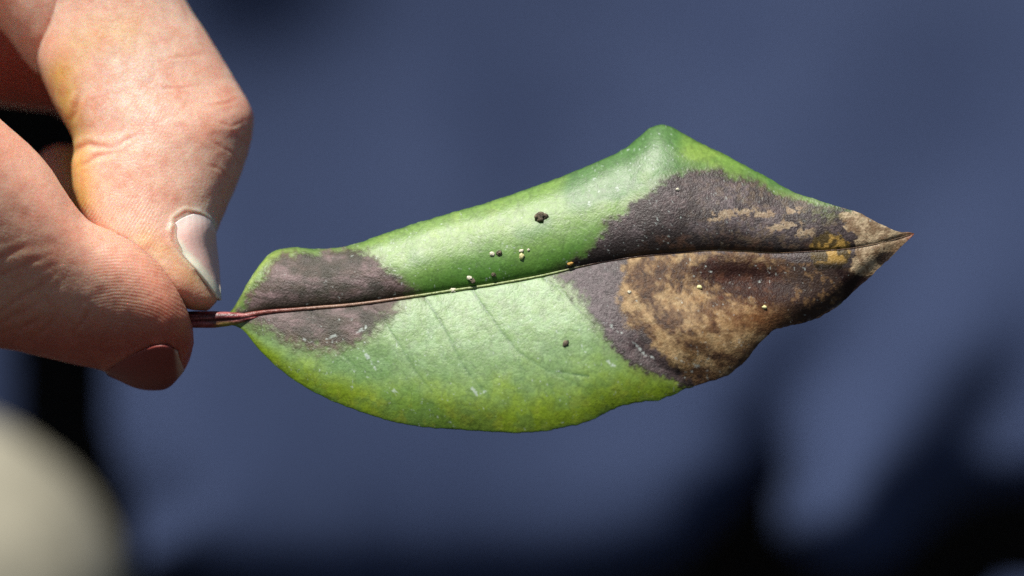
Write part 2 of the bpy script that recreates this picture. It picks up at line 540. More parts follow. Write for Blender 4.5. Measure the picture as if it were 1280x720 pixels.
def build_hand():
    parts = [closed_loft('hand', INDEX, 420, 260),
             closed_loft('p1', PROX, 150, 150, ease_both),
             closed_loft('p2', THUMB, 430, 280),
             closed_loft('p3', MIDDLE1, 120, 110, ease_both),
             closed_loft('p4', MIDDLE2, 120, 110, ease_both),
             closed_loft('p5', RING, 70, 80, ease_both),
             closed_loft('p6', LITTLE, 70, 80, ease_both),
             closed_loft('p7', PALM, 90, 120, ease_both)]
    base = parts[0]
    for o in parts[1:]:
        md = base.modifiers.new('u', 'BOOLEAN'); md.operation = 'UNION'; md.object = o
        try: md.solver = 'MANIFOLD'
        except Exception: md.solver = 'EXACT'
    dg = bpy.context.evaluated_depsgraph_get()
    me = bpy.data.meshes.new_from_object(base.evaluated_get(dg))
    base.modifiers.clear()
    old = base.data; base.data = me; bpy.data.meshes.remove(old)
    for o in parts[1:]:
        m = o.data; bpy.data.objects.remove(o); bpy.data.meshes.remove(m)
    hand = base; me.name = 'hand'
    me.polygons.foreach_set('use_smooth', np.ones(len(me.polygons), bool))
    nv = len(me.vertices); print('hand verts', nv)
    co = np.empty(nv * 3); me.vertices.foreach_get('co', co); co = co.reshape(-1, 3)
    no = np.empty(nv * 3); me.vertex_normals.foreach_get('vector', no) if hasattr(me, 'vertex_normals') else me.vertices.foreach_get('normal', no)
    no = no.reshape(-1, 3)
    px, py, z = unW(co)
    front = smooth(-0.1, 0.25, -no[:, 1])
    # which finger: the thumb lies below the line of contact
    thumb_line = np.interp(px, [-600, -70, 0, 52, 88, 110, 140, 169, 197, 217, 231, 241, 300], [60, 88, 148, 197, 248, 275, 289, 306, 330, 356, 382, 408, 420])
    is_thumb = (py > thumb_line - 3) & (z > -200)
    is_index = ~is_thumb & (z > -330)
    disp = 3.0 * (fbm3(px / 60, py / 60, z / 60, 11, 3) - 0.5) + 1.2 * (fbm3(px / 16, py / 16, z / 16, 31, 2) - 0.5)
    red = np.zeros(nv)
    def crease(lines, sel, depth, wid):
        nonlocal disp, red
        for i, L in enumerate(lines):
            wob = 3.0 * (noise2(px / 18, py / 18, 50 + i) - 0.5)
            d, t = dist_line(px + wob, py + wob, L)
            fade = np.sin(np.pi * np.clip(t, 0.02, 0.98)) ** 0.6 * front * sel
            disp += fade * (-depth * np.exp(-(d / wid) ** 2) + 0.55 * depth * np.exp(-((d - wid * 2.6) / (wid * 1.5)) ** 2))
            red += fade * np.exp(-(d / (wid * 1.3)) ** 2)
    crease(THUMB_CREASES, is_thumb, 0.8, 2.6)
    crease(INDEX_CREASES[:2] + INDEX_CREASES[8:9], is_index, 1.4, 3.0)
    crease(INDEX_CREASES[2:8] + INDEX_CREASES[9:], is_index, 0.4, 1.6)
    # wrinkled skin over the knuckle
    kn = np.exp(-(((px - 285) / 40) ** 2 + ((py - 160) / 60) ** 2)) * is_index
    disp += kn * 1.2 * (noise3(px / 26 + py / 60, py / 9, z / 26, 77) - 0.5)
    # skin fold round the index nail
    dn, tn = dist_line(px, py, NAIL_I)
    cut = np.exp(-((dn - 3.5) / 3.2) ** 2) * is_index * front * (sd_poly(px, py, NAIL_I + [(277, 378)] + EDGE_I[::-1][1:-1]) < 0)
    disp += 1.5 * cut
    de, te = dist_line(px, py, EDGE_I[:4])
    cut2 = np.exp(-((de - 4) / 3.5) ** 2) * is_index * front
    disp += 1.4 * cut2
    # thumb nail fold
    dt_, tt = dist_line(px, py, NAIL_T[:5])
    sdn = sd_poly(px, py, NAIL_T + [(205, 500), (150, 490)])
    disp += 1.1 * np.exp(-((dt_ - 3.5) / 3.5) ** 2) * is_thumb * front * (sdn < 0)
    co += no * (disp * U)[:, None]
    me.vertices.foreach_set('co', co.ravel()); me.update()

    # ---- skin colour (pigment, flushed and yellow areas, painted shade)
    pale = np.array([0.74, 0.52, 0.40]); pink = np.array([0.71, 0.40, 0.285])
    flush = np.array([0.56, 0.18, 0.11]); yel = np.array([0.64, 0.40, 0.09]); white = np.array([0.74, 0.62, 0.53])
    n1 = fbm3(px / 55, py / 55, z / 55, 91, 3); n2 = fbm3(px / 14, py / 14, z / 14, 92, 3)
    c = mix(pale, pink, np.clip((n1 - 0.35) * 2.2, 0, 1))
    thumbc = mix(c, pink * np.array([0.98, 0.93, 0.9]), 0.6 + 0 * px)
    c = np.where(is_thumb[:, None], thumbc, c)
    # flushed finger ends and joints
    tip_t = smooth(120, 235, px) * is_thumb
    c = mix(c, flush * np.array([1.05, 1.15, 1.1]), 0.55 * tip_t)
    shade_t = smooth(360, 440, py) * is_thumb
    c = mix(c, np.array([0.40, 0.06, 0.04]), 0.85 * shade_t)  # shade on the thumb's underside put into the skin colour
    tip_i = smooth(300, 388, py) * is_index
    c = mix(c, flush * np.array([1.15, 1.45, 1.2]), 0.65 * tip_i)
    edge_i = smooth(240, 318, px) * smooth(60, 150, py) * is_index
    c = mix(c, flush * np.array([1.12, 1.3, 1.35]), 0.5 * edge_i)
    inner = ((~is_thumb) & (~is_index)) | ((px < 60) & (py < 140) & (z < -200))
    c = mix(c, np.array([0.46, 0.08, 0.05]), 0.85 * inner * smooth(175, 150, py))  # deep red paints in the shade inside the hand
    # yellow tint along the inner side of the finger
    ys = np.exp(-((dist_line(px, py, [(76, 96), (88, 150), (92, 200), (97, 250)])[0]) / 21) ** 2) * is_index
    ys2 = np.exp(-((dist_line(px, py, [(98, 60), (120, 45), (160, 40)])[0]) / 26) ** 2) * is_index * 0.45
    ys3 = np.exp(-((dist_line(px, py, [(180, 300), (215, 325), (240, 345)])[0]) / 15) ** 2) * is_index * (0.25 + 0.8 * n2)
    c = mix(c, yel, np.clip(0.9 * ys + 0.85 * ys2 + 0.55 * ys3, 0, 0.85) * (0.7 + 0.6 * n2).clip(0, 1))
    # dry pale skin on the finger, its highlight painted in too, and round the nail
    dry = np.exp(-(((px - 165) / 60) ** 2 + ((py - 120) / 80) ** 2)) * smooth(0.40, 0.62, fbm3(px / 5, py / 5, z / 5, 97, 3)) * is_index
    c = mix(c, white, 0.65 * dry)
    c = mix(c, white * np.array([1, 0.97, 0.92]), np.clip(0.75 * cut * (0.5 + n2) + 0.5 * cut2 * n2, 0, 0.8))
    c = mix(c, flush, np.clip(0.35 * red, 0, 0.5))
    mott = fbm3(px / 13, py / 13, z / 13, 95, 3)
    c = mix(c, flush * 1.2, 0.22 * smooth(0.46, 0.72, mott))
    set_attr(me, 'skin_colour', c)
    # ---- friction ridges: phase in radians
    k = 2 * np.pi / 4.2
    r_t = np.hypot((px - 150) * 0.8, (py - 455) * 1.0)
    phase_t = k * r_t
    mask_t = is_thumb * smooth(95, 150, px) * (1 - smooth(425, 450, py) * (px < 215)) * smooth(240, 300, py)
    phase_i = k * ((px * 0.86 + py * 0.5))
    mask_i = is_index * smooth(225, 262, py) * (1 - smooth(165, 215, px)) * 0.9 + is_index * np.exp(-(((px - 160) / 50) ** 2 + ((py - 150) / 50) ** 2)) * 0.35
    set_attr(me, 'ridge_phase', np.where(is_thumb, phase_t, phase_i))
    set_attr(me, 'ridge_mask', np.clip(mask_t + mask_i, 0, 1))
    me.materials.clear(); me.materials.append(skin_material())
    tag(hand, 'hand reaching in from the left, thumb and bent index finger pinching the leaf stalk', 'hand')

    nm = nail_material()
    return hand, nm

def surf_z(sections, X, Y, p=2.15):
    x, y, z = loft(sections, 420, 300, ease_end, p)
    f = np.broadcast_to(np.sin(np.linspace(0, 2 * np.pi, 300, endpoint=False)) >= -0.03, z.shape)
    x, y, z = x[f], y[f], z[f]
    out = np.empty(X.shape)
    for i in np.ndindex(X.shape):
        q = (x - X[i]) ** 2 + (y - Y[i]) ** 2
        k = np.argpartition(q, 6)[:6]; w = 1 / (q[k] + 0.3)
        out[i] = (z[k] * w).sum() / w.sum()
    return out

def nail_patch(name, near, ridge, far_z, mat, parent, lift, colour_fn, n=40, m=36, hump=0.0):
    """near: curve on the viewer's side (x,y,z); ridge: crest curve (x,y,z).  The far side mirrors the near one in depth."""
    tn = np.linspace(0, len(near) - 1, n); N = catmull(near, tn)
    tr = np.linspace(0, len(ridge) - 1, n); R = catmull(ridge, tr)
    a = np.linspace(0, 1, m)
    G = np.zeros((n, m, 3))
    for j, s in enumerate(a):
        if s <= 0.55:
            w = s / 0.55; f = math.sin(w * math.pi / 2)
            G[:, j, 0] = N[:, 0] + (R[:, 0] - N[:, 0]) * f
            G[:, j, 1] = N[:, 1] + (R[:, 1] - N[:, 1]) * f
            G[:, j, 2] = R[:, 2] + (N[:, 2] - R[:, 2]) * math.cos(w * math.pi / 2)
        else:
            w = (s - 0.55) / 0.45; f = math.cos(w * math.pi / 2 * 0.9)
            G[:, j, 0] = N[:, 0] + (R[:, 0] - N[:, 0]) * f
            G[:, j, 1] = N[:, 1] + (R[:, 1] - N[:, 1]) * f
            G[:, j, 2] = R[:, 2] - (N[:, 2] - R[:, 2]) * math.sin(w * math.pi / 2 * 0.9)
    if hump:
        G[:, :, 1] -= hump * np.sin(np.pi * np.clip(a / 0.56, 0, 1))[None, :] ** 0.8 * smooth(0.38, 0, np.linspace(0, 1, n))[:, None]
    fr = int(0.5 * m)
    u_ = np.linspace(0, 1, n)[:, None]
    off = -2.5 + 6.0 * smooth(0.02, 0.22, u_) * np.maximum(smooth(0, 0.10, a[:fr])[None, :], smooth(0.35, 0.6, u_))
    z_old = G[:, fr - 1, 2].copy()
    G[:, :fr, 2] = surf_z(lift, G[:, :fr, 0], G[:, :fr, 1]) + off
    G[:, fr:, 2] += (G[:, fr - 1, 2] - z_old)[:, None] * smooth(1.0, 0.5, a[fr:])[None, :]
    tip = G[-5:, :, 2].mean(0); G[-4:, :, 2] = 0.5 * G[-4:, :, 2] + 0.5 * tip
    for _ in range(6):
        G[1:-1, 1:-1, 2] = (G[1:-1, 1:-1, 2] * 2 + G[:-2, 1:-1, 2] + G[2:, 1:-1, 2] + G[1:-1, :-2, 2] + G[1:-1, 2:, 2]) / 6
    V = W(G[..., 0], G[..., 1], G[..., 2]).reshape(-1, 3)
    ob = mesh_obj(name, V, grid_faces(n, m), mat, parent)
    uu, vv = np.meshgrid(np.linspace(0, 1, n), a, indexing='ij')
    set_attr(ob.data, 'nail_across', vv.ravel())
    set_attr(ob.data, 'nail_colour', colour_fn(uu.ravel(), vv.ravel(), G[..., 0].ravel(), G[..., 1].ravel()))
    bm = bmesh.new(); bm.from_mesh(ob.data); bmesh.ops.recalc_face_normals(bm, faces=bm.faces)
    bm.to_mesh(ob.data); bm.free()
    md = ob.modifiers.new('thick', 'SOLIDIFY'); md.thickness = 4.5 * U; md.offset = 0
    return ob

def build_nails(hand, mat):
    # rows run from cuticle to free edge
    near = [(217, 281, 6), (216, 292, 6), (220, 307, 4), (230, 321, 2), (243, 335, -2), (257, 353, -8), (265, 364, -14), (271.5, 373, -24)]
    ridge = [(267, 288, -70), (268, 294, -66), (268.5, 302, -62), (270, 315, -58), (272, 332, -56), (273, 349, -54), (274, 362, -50), (274.5, 375.5, -46)]
    def ci(u, v, x, y):
        bed = np.array([0.80, 0.52, 0.45]); tipc = np.array([0.80, 0.74, 0.58]); lun = np.array([0.80, 0.66, 0.60])
        e = dist_line(x, y, [(216, 287), (217, 302), (226, 317), (242, 333), (258, 353), (276.5, 378)])[0]
        c = mix(bed, lun, smooth(0.25, 0.0, u))
        c = mix(c, tipc, smooth(11, 5, e) * smooth(0.15, 0.3, u))
        return mix(c, tipc, smooth(0.93, 0.98, u))
    o = nail_patch('fingernail', near, ridge, 0, mat, hand, INDEX, ci, hump=19.0)
    tag(o, 'pale pink nail of the index finger with a cream free edge')
    near = [(133, 464, -60), (150, 452, -60), (170, 441, -60), (192, 432.5, -60), (210, 432, -60), (222, 440, -60)]
    ridge = [(137, 468, -72), (152, 475, -84), (170, 483, -84), (190, 486, -80), (210, 482.5, -72), (229, 462, -56)]
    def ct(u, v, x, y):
        bed = np.array([0.24, 0.05, 0.038]); tipc = np.array([0.50, 0.30, 0.22])  # bed darkened to carry the shade under the thumb
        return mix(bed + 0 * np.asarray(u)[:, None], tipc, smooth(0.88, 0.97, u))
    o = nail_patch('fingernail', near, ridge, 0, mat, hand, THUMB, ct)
    tag(o, 'thumb nail in shadow facing down')

# ------------------------------------------------------------------ leaf
TOP = [(285, 392), (291, 386), (300, 371), (312, 350), (325, 330), (334, 320), (345, 313), (362, 309.5), (400, 311), (440, 306), (480, 292), (520, 279),
       (560, 267), (600, 256), (640, 243), (680, 229), (710, 217.5), (740, 205), (765, 194), (785, 183), (800, 170), (812, 160.5), (825, 156),
       (840, 159), (855, 167), (880, 181), (900, 190), (930, 206), (960, 222), (990, 239), (1020, 249), (1050, 259), (1072, 265), (1090, 275),
       (1105, 282), (1122, 289), (1143, 291.5)]
BOT = [(285, 406), (298, 409), (307, 416), (320, 433), (340, 453), (370, 477), (400, 494), (430, 507), (460, 518), (500, 529), (540, 535), (580, 537.5),
       (620, 540), (650, 541), (680, 539), (710, 533.5), (735, 527), (755, 517), (775, 508), (800, 503), (830, 498), (855, 487), (880, 479),
       (905, 471), (925, 458), (940, 441), (955, 424), (970, 412), (985, 407), (1005, 404), (1025, 396), (1045, 384), (1062, 369), (1080, 352),
       (1100, 335), (1120, 315), (1143, 292.5)]
MID = [(285, 399), (320, 392), (380, 386), (440, 381), (500, 373), (560, 364), (620, 355), (680, 344), (740, 330), (800, 320.5), (850, 316),
       (890, 313), (930, 314), (970, 316), (1020, 314), (1060, 311), (1090, 306), (1115, 300), (1143, 292)]
def curve_fn(pts):
    P = np.array(pts, float)
    d = np.gradient(P[:, 1], P[:, 0])
    def f(x):
        x = np.asarray(x, float)
        i = np.clip(np.searchsorted(P[:, 0], x) - 1, 0, len(P) - 2)
        h = P[i + 1, 0] - P[i, 0]; t = (x - P[i, 0]) / h
        return ((2 * t**3 - 3 * t**2 + 1) * P[i, 1] + (t**3 - 2 * t**2 + t) * h * d[i] +
                (-2 * t**3 + 3 * t**2) * P[i + 1, 1] + (t**3 - t**2) * h * d[i + 1])
    return f
f_top, f_bot, f_mid = curve_fn(TOP), curve_fn(BOT), curve_fn(MID)

def mid_z(x):
    return np.interp(x, [150, 285, 400, 520, 700, 900, 1040, 1143], [-30, -24, -14, -6, 0, 4, 2, -6])

def leaf_z(x, y):
    """relief of the blade: folded along the midrib, upper half rolls back, lower half leans out"""
    m, t, b = f_mid(x), f_top(x), f_bot(x)
    up = m - y
    H = np.maximum(m - t, 1.0); Lh = np.maximum(b - m, 1.0)
    a = np.clip(up / H, 0, 1)
    amp = smooth(285, 345, x) * (1 - 0.85 * smooth(920, 1120, x))
    # integral of slope: +0.75 exp(-a/.13) - 0.85 a - edge roll
    zu = H * (0.58 * 0.15 * (1 - np.exp(-a / 0.15)) - 0.46 * a ** 2 - 0.28 * np.clip(a - 0.8, 0, 1) ** 2 * 5)
    c = np.clip(-up / Lh, 0, 1)
    zl = Lh * (0.62 * c - 0.31 * c ** 2 - 0.06 * np.clip(c - 0.72, 0, 1) ** 2 * 10)
    z = np.where(up >= 0, zu, zl) * amp
    # the burnt part of the lower half is warped: a dent, and the rim curls back
    z += -14 * np.exp(-(((x - 930) / 60) ** 2 + ((y - 352) / 22) ** 2))
    z += 10 * np.exp(-(((x - 865) / 45) ** 2 + ((y - 415) / 35) ** 2))
    z += -8 * smooth(30, 0, b - y) * smooth(960, 1010, x) * smooth(1143, 1090, x)
    z += -3.5 * np.exp(-(dist_line(x, y, [(796, 436), (822, 456), (846, 470)])[0] / 9) ** 2)
    # gentle waves
    z += 7 * (fbm2(x / 120, y / 120, 7, 2) - 0.5) * amp + 2.0 * (fbm2(x / 36, y / 36, 9, 2) - 0.5)
    for V in VEINS:
        d, p = dist_line(x, y, V)
        z -= 0.45 * np.exp(-(d / 2.2) ** 2) * (1 - 0.6 * p)
        z += 0.35 * np.exp(-((d - 9) / 6) ** 2) * (1 - 0.6 * p)
    z -= 1.2 * np.exp(-(np.abs(up) / 3.0) ** 2)
    return mid_z(x) + z

VEINS = [[(462, 380), (478, 398), (500, 432), (518, 462), (540, 490)],
         [(530, 371), (545, 392), (562, 424), (576, 452), (592, 474), (612, 496)],
         [(590, 362), (606, 386), (626, 414), (648, 440), (682, 462), (724, 482)],
         [(678, 346), (700, 362), (724, 388), (746, 412)],
         [(390, 388), (402, 412), (424, 440), (446, 460)],
         [(735, 470), (690, 464)]]
VEINLETS = [[(562, 424), (590, 440), (612, 446)], [(626, 414), (660, 420), (690, 418)], [(648, 440), (652, 470), (660, 500)], [(500, 432), (520, 440), (545, 446)],
         [(576, 452), (572, 480), (578, 505)], [(650, 350), (668, 372), (690, 400), (706, 424)], [(682, 462), (690, 490), (700, 508)], [(424, 440), (420, 462), (428, 485)]]

LES_L = [(294, 393), (300, 384), (322, 355), (343, 329), (358, 317), (400, 315), (430, 310), (462, 314), (474, 327), (494, 343), (508, 356), (522, 364), (506, 372),
         (496, 385), (483, 400), (470, 411), (455, 425), (428, 436), (396, 437), (362, 429), (330, 412), (306, 405)]
LES_R = [(690, 343), (712, 333), (736, 318), (745, 301), (756, 290), (762, 276), (775, 268), (786, 258), (806, 250), (820, 235), (836, 222), (856, 215), (882, 212),
         (904, 216), (930, 224), (960, 236), (1000, 251), (1032, 259), (1060, 262), (1160, 280), (1160, 300), (1100, 345), (1060, 380), (1010, 412), (960, 430),
         (930, 465), (890, 482), (862, 486), (846, 479), (815, 466), (790, 456), (770, 441), (758, 426), (748, 406), (738, 390), (722, 371), (706, 356)]
TAN = [(781, 322), (830, 315), (890, 313), (960, 318), (1010, 330), (1060, 332), (1100, 340), (1060, 375), (1010, 405), (965, 418), (935, 455), (880, 482), (858, 474),
       (830, 448), (806, 424), (788, 410), (776, 388), (772, 362)]
TIP = [(1063, 262), (1085, 268), (1150, 285), (1150, 296), (1108, 330), (1086, 350), (1062, 340), (1064, 318), (1072, 296), (1054, 284), (1050, 268)]

def leaf_colours(x, y):
    m, t, b = f_mid(x), f_top(x), f_bot(x)
    n30 = fbm2(x / 30, y / 30, 101, 4, 0.6); n12 = fbm2(x / 12, y / 12, 102, 4, 0.6); n6 = fbm2(x / 5.5, y / 5.5, 103, 3, 0.6)
    n60 = fbm2(x / 75, y / 75, 104, 3); n3 = fbm2(x / 3.2, y / 3.2, 105, 2)
    up = y < m
    a = np.clip((m - y) / np.maximum(m - t, 1), 0, 1); c = np.clip((y - m) / np.maximum(b - m, 1), 0, 1)
    green_u = mix(lin(78, 130, 38), lin(120, 157, 68), smooth(0.05, 0.6, a + 0.5 * (n60 - 0.5)))  # darker green by the midrib: shade of the fold painted in
    green_u = mix(green_u, lin(140, 170, 72), 0.8 * smooth(0.45, 0.75, n30) * smooth(0.4, 0.8, a))
    green_u = mix(green_u, lin(74, 122, 60), 0.85 * smooth(0.52, 0.72, n60) * smooth(0.3, 0.6, a))
    green_l = mix(lin(130, 163, 100), lin(138, 166, 30), smooth(0.52, 0.95, c + 0.35 * (n30 - 0.5)))
    green_l = mix(green_l, lin(92, 138, 66), 0.5 * smooth(0.46, 0.62, n60) * smooth(0.3, 0.55, c) * smooth(700, 560, x))
    green_l = mix(green_l, lin(104, 142, 76), 0.35 * smooth(0.5, 0.64, fbm2(x / 18, y / 18, 174, 3)) * smooth(0.3, 0.5, c))
    green_l = mix(green_l, lin(158, 172, 52), 0.55 * smooth(0.5, 0.7, n12) * smooth(0.7, 0.95, c))
    green_l = mix(green_l, lin(150, 184, 132), 0.6 * smooth(0.45, 0.65, n12) * smooth(0.75, 0.3, c))
    col = np.where(up[:, None], green_u, green_l)
    edge = np.minimum(y - t, b - y)
    col = mix(col, lin(158, 182, 70), 0.7 * smooth(14, 3, edge) * smooth(430, 320, x) * up)
    col = mix(col, lin(62, 104, 26), 0.6 * smooth(4, 1, edge))
    # lateral veins show as thin darker lines
    vn = np.zeros_like(x)
    for V in VEINS:
        d, p = dist_line(x + 2 * (n12 - 0.5), y, V); vn = np.maximum(vn, np.exp(-(d / 1.5) ** 2) * (1 - 0.6 * p) * (0.5 + 0.9 * n12))
    for V in VEINLETS:
        d, p = dist_line(x + 6 * (n12 - 0.5), y + 6 * (n30 - 0.5), V); vn = np.maximum(vn, 0.4 * np.exp(-(d / 1.2) ** 2) * (1 - 0.6 * p) * (0.3 + 1.2 * n12))
    col = mix(col, lin(80, 118, 66), 0.85 * np.clip(vn, 0, 1) * (0.4 + 0.6 * ~up))
    # fine net of veinlets
    cell = np.minimum(np.abs(fbm2(x / 13, y / 13, 120, 2) - 0.5), 0.7 * np.abs(fbm2(x / 10, y / 10, 121, 2) - 0.5))
    col = mix(col, col * 0.72, 0.8 * smooth(0.05, 0.0, cell))
    col = col * (0.86 + 0.28 * n3)[:, None]
    # ---- dead tissue
    wob = 13 * (n12 - 0.5) + 9 * (n6 - 0.5) + 10 * (n30 - 0.5)
    sL = sd_poly(x, y, LES_L) + wob * 0.9; sR = sd_poly(x, y, LES_R) + wob
    # green rim along the upper edge on the right, fading towards the tip
    rim = (12 + 10 * (n30 - 0.5)) * smooth(1045, 960, x)
    sR = np.minimum(sR, np.where(up & (x > 880), (y - t) - rim + 5 * (n6 - 0.5) + 6 * smooth(1000, 1060, x), 99))
    soft_l = np.where(up, 6.0, 12.0); soft_r = np.where(up, 5.5, 4.0 + 9.0 * smooth(770, 730, x))
    grn = 1.2 * (n6 - 0.5) + 0.5 * (n3 - 0.5)
    dL = smooth(-1, 1, sL / soft_l + grn); dR = smooth(-1, 1, sR / soft_r + grn)
    halo = smooth(-16, 0, np.maximum(sL, sR))
    col = mix(col, lin(104, 112, 66), 0.38 * halo * (0.5 + n12))
    gran = np.clip(0.5 + 1.5 * (n3 - 0.5) + 1.2 * (n6 - 0.5), 0, 1)      # granular surface
    crack = smooth(0.035, 0.0, np.abs(fbm2(x / 7, y / 7, 130, 2) - 0.5))
    streak = fbm2((x + 0.5 * y) / 30, (y - 0.12 * x) / 4.5, 182, 3, 0.6)
    greyL = mix(lin(64, 49, 52), lin(126, 108, 112), 0.45 * gran + 0.55 * smooth(0.3, 0.7, streak))
    greyL = mix(greyL, lin(64, 47, 42), smooth(0.44, 0.60, fbm2(x / 22, y / 10, 181, 3, 0.6)) * 0.6)
    greyL = mix(greyL, lin(52, 36, 34), 0.85 * smooth(0.26, 0.04, a + 0.15 * (n12 - 0.5)) * up)
    greyL = mix(greyL, lin(76, 56, 42), 0.7 * smooth(13, 2, sL) * smooth(0.38, 0.52, n30) * (y < t + 28))
    greyL = mix(greyL, lin(86, 68, 50), 0.7 * smooth(0.25, 0.5, c + 0.4 * (n12 - 0.5)) * ~up)
    greyL = mix(greyL, lin(48, 38, 38), 0.4 * crack)
    greyL = greyL * np.array([0.92, 0.80, 0.82]) * (0.55 + 0.85 * smooth(0.3, 0.7, fbm2(x / 26, y / 20, 183, 3, 0.6)))[:, None]
    col = mix(col, greyL, dL * (0.92 + 0 * x))
    dark = mix(lin(44, 32, 33), lin(104, 86, 86), gran * 0.75 + n12 * 0.25)
    dark = mix(dark, mix(lin(70, 58, 62), lin(132, 118, 120), gran), 0.7 * smooth(0.5, 0.66, fbm2(x / 38, y / 24, 171, 3)) * up)
    dark = mix(dark, lin(46, 33, 28), smooth(0.45, 0.62, n30) * 0.75)
    dark = mix(dark, lin(34, 22, 18), 0.9 * smooth(0.34, 0.08, a + 0.2 * (n12 - 0.5)) * up)
    dark = mix(dark, lin(104, 86, 66), 0.65 * smooth(0.52, 0.66, n6) * up * smooth(820, 940, x))
    dark = mix(dark, mix(lin(74, 60, 64), lin(116, 102, 106), gran), 0.8 * ~up * smooth(800, 740, x))
    dark = mix(dark, lin(52, 40, 34), 0.8 * smooth(9, 2, sR) * smooth(1040, 900, x) * smooth(0.4, 0.55, n12))
    dark = mix(dark, lin(30, 24, 22), 0.45 * crack)
    # tan and brown zones of the lower half, laid in arcs round the burnt heart
    sT = sd_poly(x, y, TAN) + 22 * (n12 - 0.5) + 12 * (n6 - 0.5)
    rr = np.hypot((x - 965) / 1.45, (y - 345) * 1.0) + 16 * (n30 - 0.5)
    tanc = mix(lin(142, 108, 70), lin(188, 158, 116), 0.55 * smooth(0.35, 0.65, n12) + 0.45 * gran)
    brown = mix(lin(66, 46, 36), lin(112, 82, 56), gran)
    ang = np.arctan2(y - 350, (x - 962) / 1.45)
    pn = fbm2(ang * 5.0 + 20, rr / 7.5, 175, 3, 0.55); pn2 = fbm2(ang * 13 + 40, rr / 3.6, 176, 2)
    pf = 0.50 * pn + 0.2 * pn2 + 0.18 * n12 + 0.12 * n6
    def band(r0, w): return np.exp(-((rr - r0) / w) ** 2)
    pf = pf + 0.13 * np.exp(-(((x - 882) / 52) ** 2 + ((y - 412) / 46) ** 2)) + 0.14 * band(127, 8) * smooth(330, 350, y) - 0.13 * band(112, 7) - 0.06
    pf = pf + 0.10 * smooth(20, 5, y - m) * smooth(960, 880, x) - 0.14 * smooth(925, 1000, x)
    zone = mix(brown, tanc, smooth(0.35, 0.61, pf))
    zone = mix(zone, lin(96, 68, 46), 0.45 * smooth(0.52, 0.64, fbm2(x / 8, y / 8, 172, 3, 0.6)))
    zone = mix(zone, lin(190, 164, 124), 0.45 * smooth(0.60, 0.70, fbm2(x / 10, y / 6, 173, 3)) * smooth(0.45, 0.6, pf))
    heart = np.exp(-(((x - 938) / 72) ** 2 + ((y - 352 - (x - 935) * 0.25) / 27) ** 2))
    zone = mix(zone, mix(lin(46, 18, 13), lin(82, 44, 28), smooth(0.5, 0.8, n12)), np.clip(smooth(0.24, 0.58, heart + 0.9 * (n12 - 0.5) + 0.5 * (n6 - 0.5)), 0, 0.95))
    zone = mix(zone, lin(134, 84, 42), 0.55 * np.exp(-(((x - 940) / 50) ** 2 + ((y - 398) / 18) ** 2)) * (0.4 + n12))
    zone = mix(zone, mix(lin(50, 36, 32), lin(128, 98, 66), smooth(0.52, 0.72, n6 * 0.6 + 0.4 * n12)), 0.85 * smooth(950, 1010, x))
    zone = mix(zone, lin(44, 26, 18), 0.8 * smooth(10, 1, b - y) * smooth(935, 985, x))  # rim darkened in colour, as the shade where it curls back
    zone = mix(zone, lin(40, 30, 26), 0.35 * crack)
    dark = mix(dark, zone, smooth(-4, 6, sT) * ~up)
    # brown leak just above the midrib
    dark = mix(dark, lin(92, 60, 40), 0.6 * smooth(0.22, 0.10, a) * up * smooth(0.45, 0.6, n12) * smooth(780, 840, x))
    # small light scabs above the midrib
    for (cx, cy, rx, ry) in [(906, 268, 13, 6), (930, 264, 14, 4.5), (952, 268, 14, 4), (984, 282, 16, 6), (1002, 291, 10, 4.5), (968, 284, 8, 5), (990, 264, 9, 5), (893, 274, 8, 3), (1012, 290, 5, 5)]:
        s = 1 - np.hypot((x - cx) / rx, (y - cy) / ry) + 2.0 * (n6 - 0.5) + 1.2 * (n3 - 0.5)
        dark = mix(dark, mix(lin(196, 174, 142), lin(150, 124, 96), gran), 0.85 * smooth(0.0, 0.25, s) * up)
    # bleached tip
    sP = sd_poly(x, y, TIP) + 20 * (n12 - 0.5) + 12 * (n6 - 0.5)
    tipc = mix(lin(138, 110, 80), lin(196, 172, 138), smooth(0.3, 0.62, n12))
    tipc = mix(tipc, lin(120, 90, 62), 0.7 * smooth(0.55, 0.7, n6))
    tipc = mix(tipc, lin(128, 96, 66), 0.6 * smooth(1085, 1130, x) * ~up)
    dark = mix(dark, tipc, smooth(-1.5, 2.0, sP))
    # olive window, dark below; the wedge paints in shade of the curled rim
    s = 1 - np.hypot((x - 1038) / 27, (y - 315) / 26) + 0.6 * (n6 - 0.5)
    ol = mix(lin(78, 60, 10), lin(176, 138, 62), smooth(0.40, 0.52, fbm2(x / 10, y / 9, 150, 2)) * smooth(334, 326, y) * smooth(-0.02, 0.3, s))
    ol = mix(ol, lin(34, 23, 8), smooth(322, 334, y))
    dark = mix(dark, ol, smooth(0.0, 0.12, s))
    s = sd_poly(x, y, [(1040, 334), (1062, 338), (1078, 346), (1100, 345), (1052, 392), (1054, 356)]) + 4 * (n6 - 0.5)
    dark = mix(dark, lin(34, 14, 12), 0.92 * smooth(-1, 3, s))
    s = sd_poly(x, y, [(1094, 322), (1100, 315), (1120, 314), (1104, 336), (1096, 330)]) + 3 * (n6 - 0.5)
    dark = mix(dark, lin(40, 22, 16), 0.9 * smooth(-1, 2, s))
    dark = mix(dark, lin(124, 50, 18), 0.8 * smooth(1128, 1140, x))
    col = mix(col, dark, dR)
    # greenish remnant near the upper edge
    s = np.exp(-(((x - 1030) / 20) ** 2 + ((y - 268) / 8) ** 2))
    col = mix(col, lin(104, 116, 60), 0.6 * s * smooth(0.4, 0.6, n6))
    dead = np.maximum(dL, dR)
